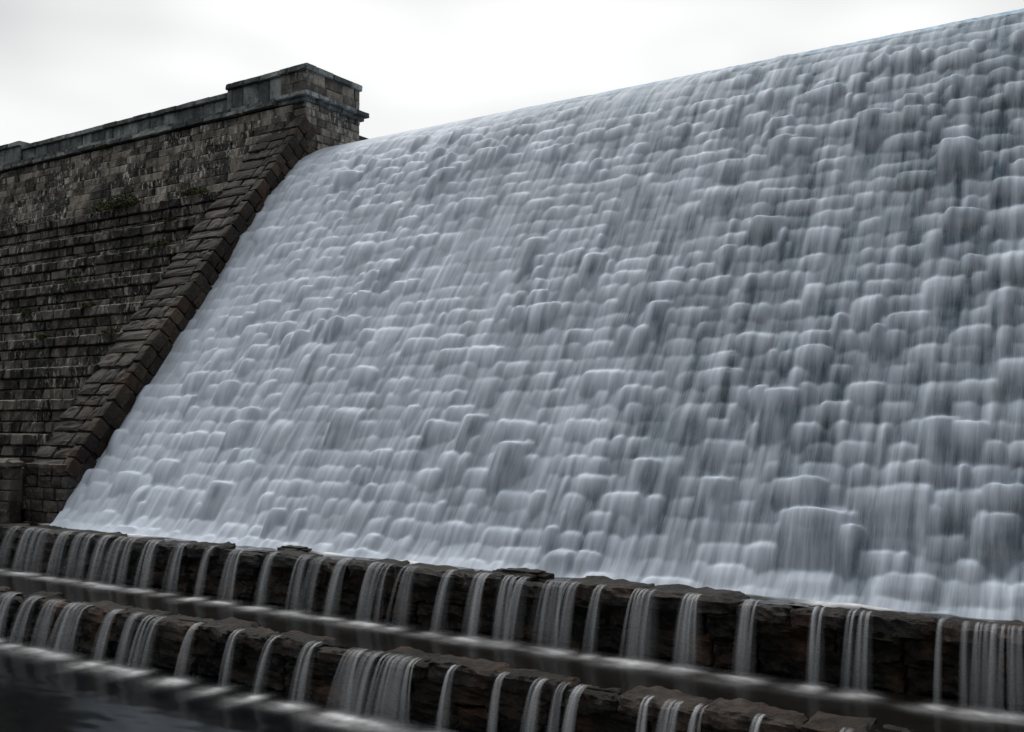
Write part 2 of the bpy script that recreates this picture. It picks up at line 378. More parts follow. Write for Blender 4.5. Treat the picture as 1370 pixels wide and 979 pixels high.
def build_flow():
    h = np.zeros((NS, NX)); fall = np.full(NX, 0.0); cur = RELIEF[0].copy(); h[0] = cur
    wv = np.zeros((NS, NX)); wc = np.ones(NX)
    for i in range(1, NS):
        fall = fall + 0.42 * DS
        cur = cur - fall * DS - 0.03 * DS
        hit = RELIEF[i] >= cur
        climb = np.clip((RELIEF[i] - cur) / DS, 0, 0.6) / 0.6
        cur = np.where(hit, RELIEF[i], cur); fall = np.where(hit, 0.04, fall)
        wc = np.maximum(wc - DS / 0.75, 0); wc = np.maximum(wc, np.minimum(1, climb * 1.6))
        h[i] = cur; wv[i] = wc
    h = 0.85 * fblur(h, 0.8, 0.8) + 0.15 * fblur(h, 1.4, 4.0)
    wv = fblur(wv, 1.2, 1.5)
    sd = np.arange(NS)[:, None] * DS
    ramp_ = np.clip((sd - 4.4) / 3.0, 0.05, 1)
    st = gnoise((NS, NX), 0.9, 16) * 0.8 + gnoise((NS, NX), 2.2, 26)
    med = gnoise((NS, NX), 5.0, 12)
    h = h + ramp_ * (0.0065 * st + 0.008 * med) + 0.045
    end = np.clip((sd[-1] - sd) / 0.9, 0, 1); h = h * (end * end * (3 - 2 * end))          # the sheet runs out flat on the terrace
    big = gnoise((NS, NX), 60, 130)
    strk = gnoise((NS, NX), 1.4, 22); strk2 = gnoise((NS, NX), 5, 60)
    share = fblur(SHARE, 2.5, 9)
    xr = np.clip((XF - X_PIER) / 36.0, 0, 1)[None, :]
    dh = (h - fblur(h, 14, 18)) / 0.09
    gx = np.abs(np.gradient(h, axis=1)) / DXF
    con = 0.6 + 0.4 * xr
    cov = 0.91 - 0.50 * xr ** 1.3 + con * (0.34 * (wv - 0.5) + 0.07 * np.clip(dh, -1.1, 1.1) - 0.08 * np.clip(gx, 0, 1.2) + 0.03 * big + 0.095 * strk + 0.06 * strk2 + 0.05 * share)  # foam density plus shading put into cover: dark right side, lit lips, dim flanks
    thin = fblur(np.minimum(THIN, 1.0), 1.5, 2.0)
    cov -= thin * (0.34 + 0.16 * strk)
    toe = np.clip((sd - (sd[-1] - 1.3)) / 0.9, 0, 1)
    cov += 0.12 * toe
    return h, np.clip(cov, 0.10, 1.0)
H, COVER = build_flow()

def face_points(xs, rows, hh):
    P = np.zeros((len(rows), len(xs), 3))
    P[:, :, 0] = xs[None, :]
    P[:, :, 1] = Q[rows, 0][:, None] + NRM[rows, 0][:, None] * hh
    P[:, :, 2] = Q[rows, 1][:, None] + NRM[rows, 1][:, None] * hh
    return P
def colsample(A, xs):
    f = np.clip((xs - XF[0]) / DXF, 0, NX - 1.001); j = f.astype(int); w = (f - j)[None, :]
    return A[:, j] * (1 - w) + A[:, j + 1] * w

# ------------------------------------------------------------------ THE SETTING: ground, pool, terraces, reservoir
def sheet(name, x0, x1, y0, y1, z, mat, nx=2, ny=2):
    X, Y = np.meshgrid(np.linspace(x0, x1, nx), np.linspace(y0, y1, ny))
    me = grid_mesh(name, np.stack([X, Y, np.full_like(X, z)], -1))
    o = link(name, me, None, mat); o['kind'] = 'structure'; return o
sheet('ground', -2500, 2500, -2500, 2500, Z_POOL - 1.2, M_GROUND, 3, 3)
sheet('reservoir_water', -400, 400, 45.2, 1500, 15.1, M_POOL, 3, 3)

# overflowing water on the face
xs = [XF[0]]
while xs[-1] < X_RIGHT - 0.1:
    xc = xs[-1]; d = math.hypot(xc, 30)
    xs.append(xc + (max(0.036, d * 0.00125) if xc < 2 else 0.09))
xs = np.array(xs[:-1]); rows = np.arange(NS)
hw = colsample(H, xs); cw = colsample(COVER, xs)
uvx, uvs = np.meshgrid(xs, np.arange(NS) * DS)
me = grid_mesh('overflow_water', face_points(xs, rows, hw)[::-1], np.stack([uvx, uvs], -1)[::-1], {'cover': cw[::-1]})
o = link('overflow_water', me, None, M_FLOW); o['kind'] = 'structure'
print('overflow quads', len(me.polygons))

# the dam body under the water
dam = empty('spillway_dam', (-12, 24, Z_T1))
tag(dam, 'stepped masonry dam face under the sheet of white overflowing water', 'dam')
xb = np.arange(XF[0], X_RIGHT, 0.13); rb = np.arange(0, NS, 2)
hb = (colsample(RELIEF, xb) * np.clip((NS - np.arange(NS)) * DS / 0.9, 0, 1)[:, None])[rb] - 0.07
me = grid_mesh('masonry', face_points(xb, rb, hb)[::-1])
o = link('masonry', me, dam, M_DAM); o.matrix_parent_inverse = Matrix.Translation(-Vector(dam.location)); o['kind'] = 'stuff'
# standing-out stones that can be made out through the thin film
def face_stone(x, w, s0, ln, a):
    i0 = int(s0 / DS); n = max(4, int(ln / DS)); ii = np.clip(np.linspace(i0 + 1, i0 + n, 5).astype(int), 0, NS - 1)
    xx = np.linspace(x + 0.02, x + w - 0.02, 5)
    hh = colsample(RELIEF, xx)[ii] - 0.075
    top = face_points(xx, ii, hh).reshape(-1, 3); bot = face_points(xx, ii, hh * 0 - 0.25).reshape(-1, 3)
    V = np.vstack([top, bot]); Fc = []
    for r in range(4):
        for c in range(4):
            k = r * 5 + c; Fc.append((k, k + 1, k + 6, k + 5))
    ring = [0, 1, 2, 3, 4, 9, 14, 19, 24, 23, 22, 21, 20, 15, 10, 5]
    for a_, b_ in zip(ring, ring[1:] + ring[:1]): Fc.append((a_, a_ + 25, b_ + 25, b_))
    ct = V.mean(0); me = mesh_from('stone', V - ct, Fc, True)
    o = link('stone', me, dam, M_DAM); o.location = Vector(ct) - Vector(dam.location)
for dk in DARK:
    if dk[2] + dk[3] < (NS - 1) * DS - 1.2 and XF[0] + 0.3 < dk[0] and dk[0] + dk[1] < X_RIGHT - 0.3: face_stone(*dk)

# ------------------------------------------------------------------ block templates
def rough_block(seed, bulge=0.22, nx=4, nz=3):
    """unit block, front towards -Y with a pitched rough face and chamfered arrises"""
    rg = random.Random(seed); V = []; Fc = []
    us = [-0.5, -0.42] + [(-0.42 + 0.84 * (k + 1) / (nx - 1)) for k in range(nx - 2)] + [0.5]
    ws = [-0.5, -0.38] + [(-0.38 + 0.76 * (k + 1) / (nz - 1)) for k in range(nz - 2)] + [0.5]
    us[-2] = 0.42; ws[-2] = 0.38
    for c, w in enumerate(ws):
        for b, u in enumerate(us):
            edge = b in (0, len(us) - 1) or c in (0, len(ws) - 1)
            y = -0.5 + (0.03 + 0.05 * rg.random() if edge else -bulge * rg.random() * 0.7)
            ju = 0 if edge else rg.uniform(-0.05, 0.05); jw = 0 if edge else rg.uniform(-0.06, 0.06)
            V.append((u + ju, y, w + jw))
    nu = len(us); nw = len(ws)
    for c in range(nw - 1):
        for b in range(nu - 1):
            k = c * nu + b; Fc.append((k, k + 1, k + nu + 1, k + nu))
    ring = list(range(nu)) + [r * nu + nu - 1 for r in range(1, nw)] + [(nw - 1) * nu + b for b in range(nu - 2, -1, -1)] + [r * nu for r in range(nw - 2, 0, -1)]
    base = len(V)
    for k in ring: V.append((V[k][0], 0.5, V[k][2]))
    for i in range(len(ring)):
        j = (i + 1) % len(ring); Fc.append((ring[j], ring[i], base + i, base + j))
    Fc.append(tuple(base + i for i in range(len(ring))))
    return V, Fc
def rock_slab(seed, n=(10, 6, 4), amp=0.10, rnd=0.35):
    """unit weathered slab: rounded box displaced with noise"""
    bm = bmesh.new(); bmesh.ops.create_cube(bm, size=1.0)
    # cut the cube into n cells
    for ax in range(3):
        for k in range(1, n[ax]):
            co = [0, 0, 0]; no = [0, 0, 0]; co[ax] = -0.5 + k / n[ax]; no[ax] = 1
            bmesh.ops.bisect_plane(bm, geom=bm.verts[:] + bm.edges[:] + bm.faces[:], plane_co=co, plane_no=no)
    off = Vector((seed * 3.7, seed * 1.9, seed * 5.3))
    for v in bm.verts:
        c = v.co
        q = Vector([math.copysign(abs(x * 2) ** (1 + 0), x) / 2 for x in c])
        # round the arrises
        m = sorted((abs(c.x), abs(c.y), abs(c.z)))
        r = max(0.0, (m[1] - 0.36) / 0.14); q *= (1 - rnd * 0.18 * r * max(0, (m[2] - 0.36) / 0.14))
        d = mnoise.noise(c * 3.0 + off) * 0.6 + mnoise.noise(c * 7.0 + off) * 0.4
        d2 = mnoise.noise(c * 2.2 - off)
        d3 = mnoise.noise(Vector((c.x * 4, c.y * 3, c.z * 9)) * 2.0 + off)
        q += Vector((c.x * d * amp * 0.3, c.y * (d2 * 1.3 + d3 * 0.7) * amp, c.z * (d + 0.6 * d3) * amp * 1.9))
        v.co = q
    V = [tuple(v.co) for v in bm.verts]; bm.verts.index_update()
    Fc = [tuple(v.index for v in f.verts) for f in bm.faces]
    bm.free(); return V, Fc

class Masonry:
    """collects blocks (centre, size, rotation); the ones that show largest become parts, the rest one stuff mesh"""
    def __init__(self, root, mat, templates, name='stone', smooth=False):
        self.root, self.mat, self.tpl, self.name, self.items = root, mat, templates, name, []
        self.meshes = []
        for V, Fc in templates:
            me = mesh_from(name, V, Fc, smooth); me.materials.append(mat); self.meshes.append(me)
    def add(self, c, size, rot=(0, 0, 0), k=None):
        self.items.append((Vector(c), Vector(size), rot, random.randrange(len(self.tpl)) if k is None else k))
    def build(self, limit=300):
        from mathutils import Euler
        def show(it):
            px, py, d = project(it[0])
            if d < 1 or not (-30 < px < 1400 and -30 < py < 1010): return -1
            return it[1].x * it[1].z / d ** 2
        it = sorted(self.items, key=show, reverse=True)
        base = self.root.matrix_world.translation if self.root.parent else Vector(self.root.location)
        V = []; Fc = []
        for n, (c, s, rot, k) in enumerate(it):
            if n < limit and (show((c, s)) > 0 or len(it) <= limit):
                o = bpy.data.objects.new(self.name, self.meshes[k]); COL.objects.link(o); o.parent = self.root
                o.location = c - base; o.rotation_euler = rot; o.scale = s
            else:
                mt = Matrix.Translation(c - base) @ Euler(rot).to_matrix().to_4x4() @ Matrix.Diagonal((*s, 1))
                b = len(V); tv, tf = self.tpl[k]
                V += [tuple(mt @ Vector(v)) for v in tv]; Fc += [tuple(b + i for i in f) for f in tf]
        if V:
            me = mesh_from('masonry', V, Fc); o = link('masonry', me, self.root, self.mat); o['kind'] = 'stuff'
TPL_WALL = [rough_block(k) for k in range(10)]
TPL_COP = [rough_block(k + 90, 0.10) for k in range(6)]
TPL_SMOOTH = [rough_block(k + 50, 0.05) for k in range(6)]

def prism(name, poly, x0, x1, parent, mat):
    """solid with profile poly [(y, z)] extruded along x; coordinates are world, parent has only a location"""
    b = Vector(parent.location) if parent else Vector()
    n = len(poly); V = [Vector((x0, y, z)) - b for y, z in poly] + [Vector((x1, y, z)) - b for y, z in poly]
    Fc = [tuple(range(n)), tuple(range(2 * n - 1, n - 1, -1))] + [(i, i + n, (i + 1) % n + n, (i + 1) % n) for i in range(n)]
    me = mesh_from(name, V, Fc); bm = bmesh.new(); bm.from_mesh(me); bmesh.ops.recalc_face_normals(bm, faces=bm.faces); bm.to_mesh(me); bm.free()
    return link(name, me, parent, mat)

# ------------------------------------------------------------------ left abutment wall: tiers of three courses, then a steep flush wall
wall = empty('abutment_wall', (-48, 25, Z_T1))
tag(wall, 'dark stepped masonry wall beside the spillway, streaked with white lime and lichen', 'wall')
TIER_H = COURSE * 3
tiers = []            # (z_top, y_front)
z = 5.53; y = 29.69
k0 = -6
for k in range(k0, 5): tiers.append((z + k * TIER_H, y + k * TIER_H / 1.345))
core = [(48, Z_POOL - 1.1)]
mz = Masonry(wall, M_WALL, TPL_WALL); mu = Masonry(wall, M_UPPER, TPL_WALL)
def course(mz, x0, x1, zt, hgt, yf, depth=0.55, wmin=0.5, wmax=1.15, yj=0.04, gap=0.022, tpl=None):
    x = x1
    while x > x0:
        w = random.uniform(wmin, wmax)
        mz.add((x - w / 2, yf + depth / 2 + random.uniform(-yj, yj), zt - hgt / 2), (w - gap, depth, hgt - gap), (random.uniform(-0.02, 0.02), 0, random.uniform(-0.02, 0.02)), tpl)
        x -= w
XW = -39.75
for i, (zt, yf) in enumerate(tiers):
    if zt < Z_T1 + 0.3: continue
    xl = min(-1.733 * yf - 6, -70)
    for c in range(3):
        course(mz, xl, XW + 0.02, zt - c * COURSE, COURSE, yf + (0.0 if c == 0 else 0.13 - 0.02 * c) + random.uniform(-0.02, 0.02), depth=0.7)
ztop, yl = tiers[-1]
zc = ztop; yy = yl + 1.7
nc = 0; upper = []
while zc < 16.55:
    hgt = 0.50
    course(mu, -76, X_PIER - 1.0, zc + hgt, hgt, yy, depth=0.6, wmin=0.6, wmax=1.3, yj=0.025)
    upper.append((yy, zc)); zc += hgt; yy += 0.17 if yy < 37.62 else 0.0
poly = [(46, Z_POOL - 1.1), (46, 17.0), (38.4, 17.0)]
for yy_, zz_ in reversed(upper): poly.append((yy_ + 0.22, zz_))
for zt, yf in reversed(tiers):
    poly.append((yf + 1.35, zt - 0.04)); poly.append((yf + 0.25, zt - 0.08)); poly.append((yf + 0.25, zt - TIER_H - 0.04))
poly.append((tiers[0][1] + 0.25, Z_POOL - 1.1))
prism('core', poly, -78, XW, wall, M_CORE)
mz.build(170); mu.build(130)

# ------------------------------------------------------------------ parapet on the wall
para = empty('parapet_wall', (-52, 37.7, 16.7))
tag(para, 'long weathered stone parapet with cornice and coping running along the wall top', 'parapet')
YF = 37.7
prism('core', [(YF + 0.25, 16.72), (YF + 0.25, 18.05), (YF + 0.9, 18.05), (YF + 0.9, 16.72)], -78, -39.15, para, M_CORE)
mc = Masonry(para, M_PARA, TPL_SMOOTH, 'cornice_stone'); mp_ = Masonry(para, M_PARA, TPL_SMOOTH, 'panel_stone'); mk = Masonry(para, M_PARA, TPL_COP, 'coping_stone')
def run(m, x0, x1, yc, dep, zb, h, wmin, wmax, j=0.012, gap=0.018):
    x = x1
    while x > x0 + 0.05:
        w = min(random.uniform(wmin, wmax), x - x0)
        if x - x0 - w < 0.3: w = x - x0
        m.add((x - w / 2, yc + random.uniform(-j, j), zb + h / 2 + random.uniform(-j, j) * 0.7), (w - gap, dep, h), (random.uniform(-0.012, 0.012), random.uniform(-0.006, 0.006), random.uniform(-0.01, 0.01)))
        x -= w
run(mc, -78, -39.2, YF + 0.05, 1.0, 16.74, 0.24, 0.9, 1.6)
run(mc, -78, -39.2, YF + 0.12, 0.9, 16.98, 0.20, 0.9, 1.6)
for a, b, top, dy in ((-63.6, -43.45, 18.30, 0.0), (-43.43, -39.2, 18.72, -0.10), (-78, -63.62, 18.62, -0.10)):
    run(mp_, a, b, YF + 0.40 + dy, 0.5, 17.19, top - 0.24 - 17.19, 0.8, 1.5)
    run(mk, a, b, YF + 0.40 + dy, 0.78, top - 0.27, 0.31, 0.9, 1.7)
for m in (mc, mp_, mk): m.build(120)

# ------------------------------------------------------------------ corner pier above the crest
pier = empty('stone_pier', (-38.1, 39.8, 12.0))
tag(pier, 'square masonry end pier with cornice and coping rising above the spillway crest', 'pier')
px0, px1, py0, py1 = -39.1, X_PIER - 0.12, 37.66, 41.85
prism('core', [(py0 + 0.2, 11.0), (py0 + 0.2, 18.4), (py1 - 0.2, 18.4), (py1 - 0.2, 11.0)], px0 + 0.2, px1 - 0.2, pier, M_CORE)
ms = Masonry(pier, M_PIER, TPL_SMOOTH + TPL_WALL[:3], 'stone')
zc = 11.4
while zc < 16.7:
    h = 0.42
    run(ms, px0, px1, py0 + 0.25, 0.5, zc, h - 0.016, 0.6, 1.0)
    # return face towards the spillway, turned to face +X
    yv = py0 + 0.02
    while yv < py1:
        w = min(random.uniform(0.5, 1.1), py1 - yv)
        if py1 - yv - w < 0.25: w = py1 - yv
        ms.add((px1 - 0.24 + random.uniform(-0.012, 0.012), yv + w / 2, zc + h / 2), (w - 0.018, 0.5, h - 0.016), (0, 0, R(90)))
        yv += w
    zc += h
for zb, h, ov in ((16.74, 0.24, 0.16), (16.98, 0.2, 0.34)):
    pass
def ring(m, zb, h, ov, dep, wmin, wmax):
    run(m, px0 - 0.02, px1 + ov, py0 - ov + dep / 2, dep, zb, h, wmin, wmax)
    yv = py0 - ov + dep
    while yv < py1 + ov:
        w = min(random.uniform(wmin, wmax), py1 + ov - yv)
        if py1 + ov - yv - w < 0.3: w = py1 + ov - yv
        m.add((px1 + ov - dep / 2 + random.uniform(-0.012, 0.012), yv + w / 2, zb + h / 2), (w - 0.018, dep, h), (0, 0, R(90)))
        yv += w
mcc = Masonry(pier, M_PARA, TPL_SMOOTH, 'cornice_stone'); mpp = Masonry(pier, M_PIER, TPL_SMOOTH, 'panel_stone'); mkk = Masonry(pier, M_PARA, TPL_COP, 'coping_stone')
ring(mcc, 16.72, 0.22, 0.20, 0.7, 0.9, 1.5); ring(mcc, 16.95, 0.24, 0.42, 0.9, 0.9, 1.5)
ring(mpp, 17.2, 0.62, 0.0, 0.5, 0.8, 1.4); ring(mpp, 17.83, 0.62, 0.0, 0.5, 0.8, 1.4)
ring(mkk, 18.44, 0.31, 0.13, 0.75, 0.9, 1.6)
for m in (ms, mcc, mpp, mkk): m.build(200)

# ------------------------------------------------------------------ raked wall along the spillway edge
rake = empty('raked_wall', (-38.5, 24.4, Z_T1))
tag(rake, 'sloping raked kerb wall of brown stone blocks stepping down beside the overflow', 'wall')
ANG = math.atan2(10.53 + 1.08, 33.57 - 24.97)
ry0, rz0 = 24.25, -2.05
LEN = 21.6
cA, sA = math.cos(ANG), math.sin(ANG)
def rk(s, n):            # along the slope, normal to it
    return ry0 + s * cA - n * sA, rz0 + s * sA + n * cA
a0, a1, a2, a3 = rk(0.1, -0.2), rk(LEN, -0.2), rk(LEN, -3.5), (30, Z_POOL - 1)
prism('core', [a0, a1, (41, a1[1]), (41, Z_POOL - 1), (a0[0] + 0.05, Z_POOL - 1)], -39.95, X_PIER - 0.22, rake, M_CORE)
mr = Masonry(rake, M_RAKE, [rock_slab(k, (4, 4, 3), 0.10, 0.5) for k in range(10)], 'stone')
s = 0.0; row = 0
while s < LEN:
    ln = random.uniform(0.5, 0.92)
    cuts = random.choice([(-40.0, -38.7, -37.62), (-40.0, -38.2, -37.62), (-40.0, -37.62), (-40.0, -39.0, -38.1, -37.62)])
    for xa, xb_ in zip(cuts, cuts[1:]):
        nj = random.uniform(-0.045, 0.045)
        yc, zc = rk(s + ln / 2, -0.42 + nj)
        mr.add(((xa + xb_) / 2, yc, zc), (xb_ - xa - 0.02, ln - 0.015, 0.85), (ANG - R(random.uniform(2, 8)), 0, random.uniform(-0.01, 0.01)))
    s += ln
mr2 = Masonry(rake, M_EDGE, [rock_slab(k + 70, (4, 4, 3), 0.10, 0.5) for k in range(8)], 'edge_stone')
s = -0.05
while s < LEN:           # edge stones with their brown side towards the water
    ln = random.uniform(0.55, 0.95)
    nn = 0.62
    yc, zc = rk(s + ln / 2, -nn / 2 + 0.04 + random.uniform(-0.05, 0.03))
    mr2.add((-37.34 + random.uniform(-0.03, 0.03), yc, zc), (0.54, ln - 0.015, nn), (ANG - R(random.uniform(0, 5)), 0, 0))
    for d0, dd in ((nn, 0.55), (nn + 0.55, 0.7)):
        yc, zc = rk(s + ln / 2 + random.uniform(-0.1, 0.1), -d0 - dd / 2 + 0.04)
        mr2.add((-37.40 + random.uniform(-0.05, 0.03), yc, zc), (0.5, ln - 0.02, dd - 0.015), (ANG, 0, 0))
    s += ln
zz = Z_T1 - 0.05         # upright toe of the raked wall
while zz < rz0 - 0.2:
    x = -40.0
    while x < X_PIER - 0.2:
        w = min(random.uniform(0.6, 1.1), X_PIER - 0.08 - x)
        mr.add((x + w / 2, ry0 + 0.28 + random.uniform(-0.03, 0.03), zz + 0.24), (w - 0.02, 0.7, 0.475), (0, 0, 0)); x += w
    yv = ry0 + 0.65
    while yv < ry0 + 2.2:
        w = random.uniform(0.6, 0.9); mr.add((-37.36, yv + w / 2, zz + 0.24), (w - 0.02, 0.5, 0.475), (0, 0, R(90))); yv += w
    zz += 0.49
mr.build(200); mr2.build(100)

# ------------------------------------------------------------------ low wall at the foot, left
low = empty('low_wall', (-42, 23.6, Z_T1))
tag(low, 'low stone wall with rounded coping at the foot of the raked kerb', 'wall')
prism('core', [(23.75, Z_T1 - 1), (23.75, -2.05), (25.6, -2.05), (25.6, Z_T1 - 1)], -47, -39.75, low, M_CORE)
ml = Masonry(low, M_RAKE, TPL_WALL, 'stone')
zc = Z_T1 - 0.1
while zc < -2.2:
    course(ml, -47, -39.72, zc + 0.46, 0.46, 23.5, depth=0.5, wmin=0.6, wmax=1.2); zc += 0.46
ml.build(100)
mlc = Masonry(low, M_WALL, [rock_slab(k + 40, (6, 4, 3), 0.08, 1.4) for k in range(4)], 'coping_stone')
x = -39.65
while x > -47:
    w = random.uniform(1.1, 1.6); mlc.add((x - w / 2, 23.75, -1.86), (w - 0.03, 0.85, 0.46)); x -= w
mlc.build(20)

# ------------------------------------------------------------------ stepped ledges in front of the face
X_LEFT = -47.0
def make_ledge(label, y_lip, z_top, z_bot, seed, mat_cap, y_back):
    rg = random.Random(seed)
    root = empty('stone_ledge', (-14, y_lip, z_bot)); tag(root, label, 'ledge', 'stone ledges below the dam')
    prism('core', [(y_lip + 0.35, z_bot - 0.6), (y_lip + 0.35, z_top - 0.10), (y_back, z_top - 0.10), (y_back, z_bot - 0.6)], X_LEFT, X_RIGHT, root, M_CORE)
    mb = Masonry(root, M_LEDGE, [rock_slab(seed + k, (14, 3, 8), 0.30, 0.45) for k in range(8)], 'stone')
    hgt = z_top - 0.34 - z_bot; nrow = 2
    for r_ in range(nrow):
        x = X_LEFT
        while x < X_RIGHT:
            w = rg.uniform(0.9, 2.4); h = hgt / nrow
            mb.add((x + w / 2, y_lip + 0.40 + rg.uniform(-0.06, 0.10) - 0.06 * (nrow - 1 - r_), z_bot + h * (r_ + 0.5) + 0.0), (w * 1.02, 0.75, h * 1.04), (rg.uniform(-0.05, 0.05), 0, rg.uniform(-0.03, 0.03)))
            x += w
    mb.build(200)
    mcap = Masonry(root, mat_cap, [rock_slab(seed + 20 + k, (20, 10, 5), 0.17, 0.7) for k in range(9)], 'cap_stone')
    x = X_LEFT
    while x < X_RIGHT:
        w = rg.uniform(0.9, 2.4); dp = rg.uniform(0.8, 1.25)
        mcap.add((x + w / 2, y_lip + dp / 2 - 0.02 + rg.uniform(-0.07, 0.09), z_top - 0.22 + rg.uniform(-0.06, 0.06)), (w * 1.03, dp, rg.uniform(0.38, 0.50)), (rg.uniform(-0.05, 0.05), rg.uniform(-0.03, 0.03), rg.uniform(-0.05, 0.05)))
        x += w
    mcap.build(120)
    return root
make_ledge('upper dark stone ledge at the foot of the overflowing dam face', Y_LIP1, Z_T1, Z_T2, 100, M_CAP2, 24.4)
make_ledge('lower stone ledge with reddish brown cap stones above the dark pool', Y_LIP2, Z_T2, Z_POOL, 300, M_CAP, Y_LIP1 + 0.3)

# ------------------------------------------------------------------ jets
def make_jet(xc, w, y_lip, z0, z1, label, group, seed, throw=0.5, dens=1.0):
    """one jet: a bundle of strands that leave the lip side by side, arch over and fan out as they fall"""
    rg = random.Random(seed); nv = 18; per = 10
    n = max(2, int(round(w / 0.11)) + 1)
    strands = [(rg.uniform(-0.04, 0.04) + ((k + 0.5) / n - 0.5) * w * 0.9, rg.uniform(0.06, 0.13), rg.uniform(0.22, 0.8), rg.uniform(-0.03, 0.03), throw * rg.uniform(0.8, 1.12)) for k in range(n)]
    strands += [(rg.uniform(-0.3, 0.3) * w, w * 0.9, -0.17, 0.0, throw * 0.85), (rg.uniform(-0.3, 0.3) * w, w * 1.15, -0.09, 0.0, throw * 0.7)]   # thin veil behind
    fan = rg.uniform(0.10, 0.42); lean = rg.uniform(-0.05, 0.05)
    Vs = []; Fs = []; UVs = []; As = []; base = 0
    for (x0, sw, al, dr, th) in strands:
        t0 = rg.uniform(-0.012, 0.03)
        for v in range(nv):
            t = (v / (nv - 1)) ** 1.5
            yo = 0.24 - 0.2 * v if v < 2 else -th * math.sqrt(t)
            zz = z0 + (0.06, 0.05)[v] if v < 2 else z0 + 0.035 * (1 - t) - (z0 - z1) * t - t0 * (1 - t)
            ww = sw * (0.7 + 0.9 * t ** 0.8) if al > 0 else sw * (0.8 + 0.35 * t)
            cx = x0 * (1 + fan * t) + (dr + lean) * t
            fade = ((1.0 - 0.84 * t ** 0.5) if al > 0 else 0.35 + 0.65 * math.sin(math.pi * min(1, t * 0.9 + 0.05))) * (0.4 if v == 0 else 1)
            for u in range(per + 1):
                an = 2 * math.pi * u / per; k = -math.cos(an)
                Vs.append((cx + k * ww / 2, yo + math.sin(an) * min(0.10, ww * 0.35), zz - z1))
                UVs.append((x0 + k * sw / 2 + (0.37 if an > math.pi else 0), (z0 - z1) * t))
                As.append(min(1, dens * abs(al) * fade * 0.66) * (1 - abs(k) ** 2) ** 1.1 if abs(k) < 1 else 0)
        for v in range(nv - 1):
            for u in range(per):
                q = base + v * (per + 1) + u; Fs.append((q, q + 1, q + per + 2, q + per + 1))
        base = len(Vs)
    me = mesh_from('water_jet', Vs, Fs, True)
    ul = me.uv_layers.new(name='flow'); li = np.zeros(len(me.loops), dtype=np.int32); me.loops.foreach_get('vertex_index', li)
    ul.data.foreach_set('uv', np.array(UVs, dtype=np.float32)[li].ravel())
    at = me.attributes.new('cover', 'FLOAT', 'POINT'); at.data.foreach_set('value', np.array(As, dtype=np.float32))
    o = link('water_jet', me, None, M_JET); o.location = (xc, y_lip, z1)
    tag(o, label, 'waterfall', group)
    return o
J1 = [(21, 12, .6), (42, 12, .9), (52, 8, .8), (62, 10, .8), (90, 11, .9), (110, 11, .8), (121, 9, .8), (143, 13, .9), (164, 13, .9), (177, 12, .9), (206, 16, 1), (243, 13, 1), (283, 9, 1), (319, 15, 1), (366, 12, 1),
      (409, 15, 1), (429, 17, .5), (461, 16, .9), (504, 14, 1), (520, 8, .7), (549, 17, .9), (602, 12, 1), (647, 18, 1), (682, 17, .9), (700, 15, .8), (745, 32, .8), (767, 15, 1), (804, 8, 1), (862, 32, 1), (926, 24, 1), (1003, 22, .9), (1094, 16, 1),
      (1141, 12, .6), (1157, 18, 1), (1258, 9, .9), (1292, 12, .5), (1320, 34, .8), (1354, 28, .8)]
J2 = [(14, 15, 1), (45, 16, .9), (73, 17, .9), (106, 27, 1), (154, 12, 1), (181, 12, .9), (200, 10, .8), (212, 9, .8), (262, 9, 1), (317, 8, 1), (366, 8, 1), (417, 16, 1), (476, 22, 1), (498, 18, .9), (536, 52, .95), (606, 9, 1), (671, 11, 1), (722, 15, 1), (752, 12, .7), (774, 15, 1), (865, 14, 1), (893, 12, .6), (904, 20, .7), (936, 12, 1), (1014, 12, 1), (1130, 16, .9), (1240, 26, .9)]
FOAM1 = []; FOAM2 = []
def jets(J, y_lip, z0, z1, where, foam, seed):
    for n, (px, wp, dn) in enumerate(J):
        a = x_on(px - wp / 2, y_lip, z0); b = x_on(px + wp / 2, y_lip, z0)
        xc, w = (a + b) / 2, (b - a)
        gap = min(abs(px - q[0]) - (wp + q[1]) / 2 for q in J if q[0] != px)
        size = 'broad curtain' if wp >= 26 else 'wide band' if wp >= 18 else 'medium jet' if wp >= 14 else 'narrow jet' if wp >= 11 else 'thin strand'
        tone = 'faint see-through' if dn <= 0.7 else 'soft' if dn < 1 else 'dense'
        near = 'beside a neighbour' if gap < 9 else 'standing well apart' if gap > 28 else 'with stone either side'
        lab = f'{tone} {size} of water {near} on the {where}'
        th = 0.52 + 0.16 * random.random()
        make_jet(xc, w, y_lip, z0 + 0.02, z1, lab, f'jets over the {where}', seed + n, th, dn)
        foam.append((xc, w, dn, th))
jets(J1, Y_LIP1 - 0.08, Z_T1, Z_T2, 'upper ledge', FOAM1, 1000)
jets(J2, Y_LIP2 - 0.08, Z_T2, Z_POOL, 'lower ledge', FOAM2, 2000)

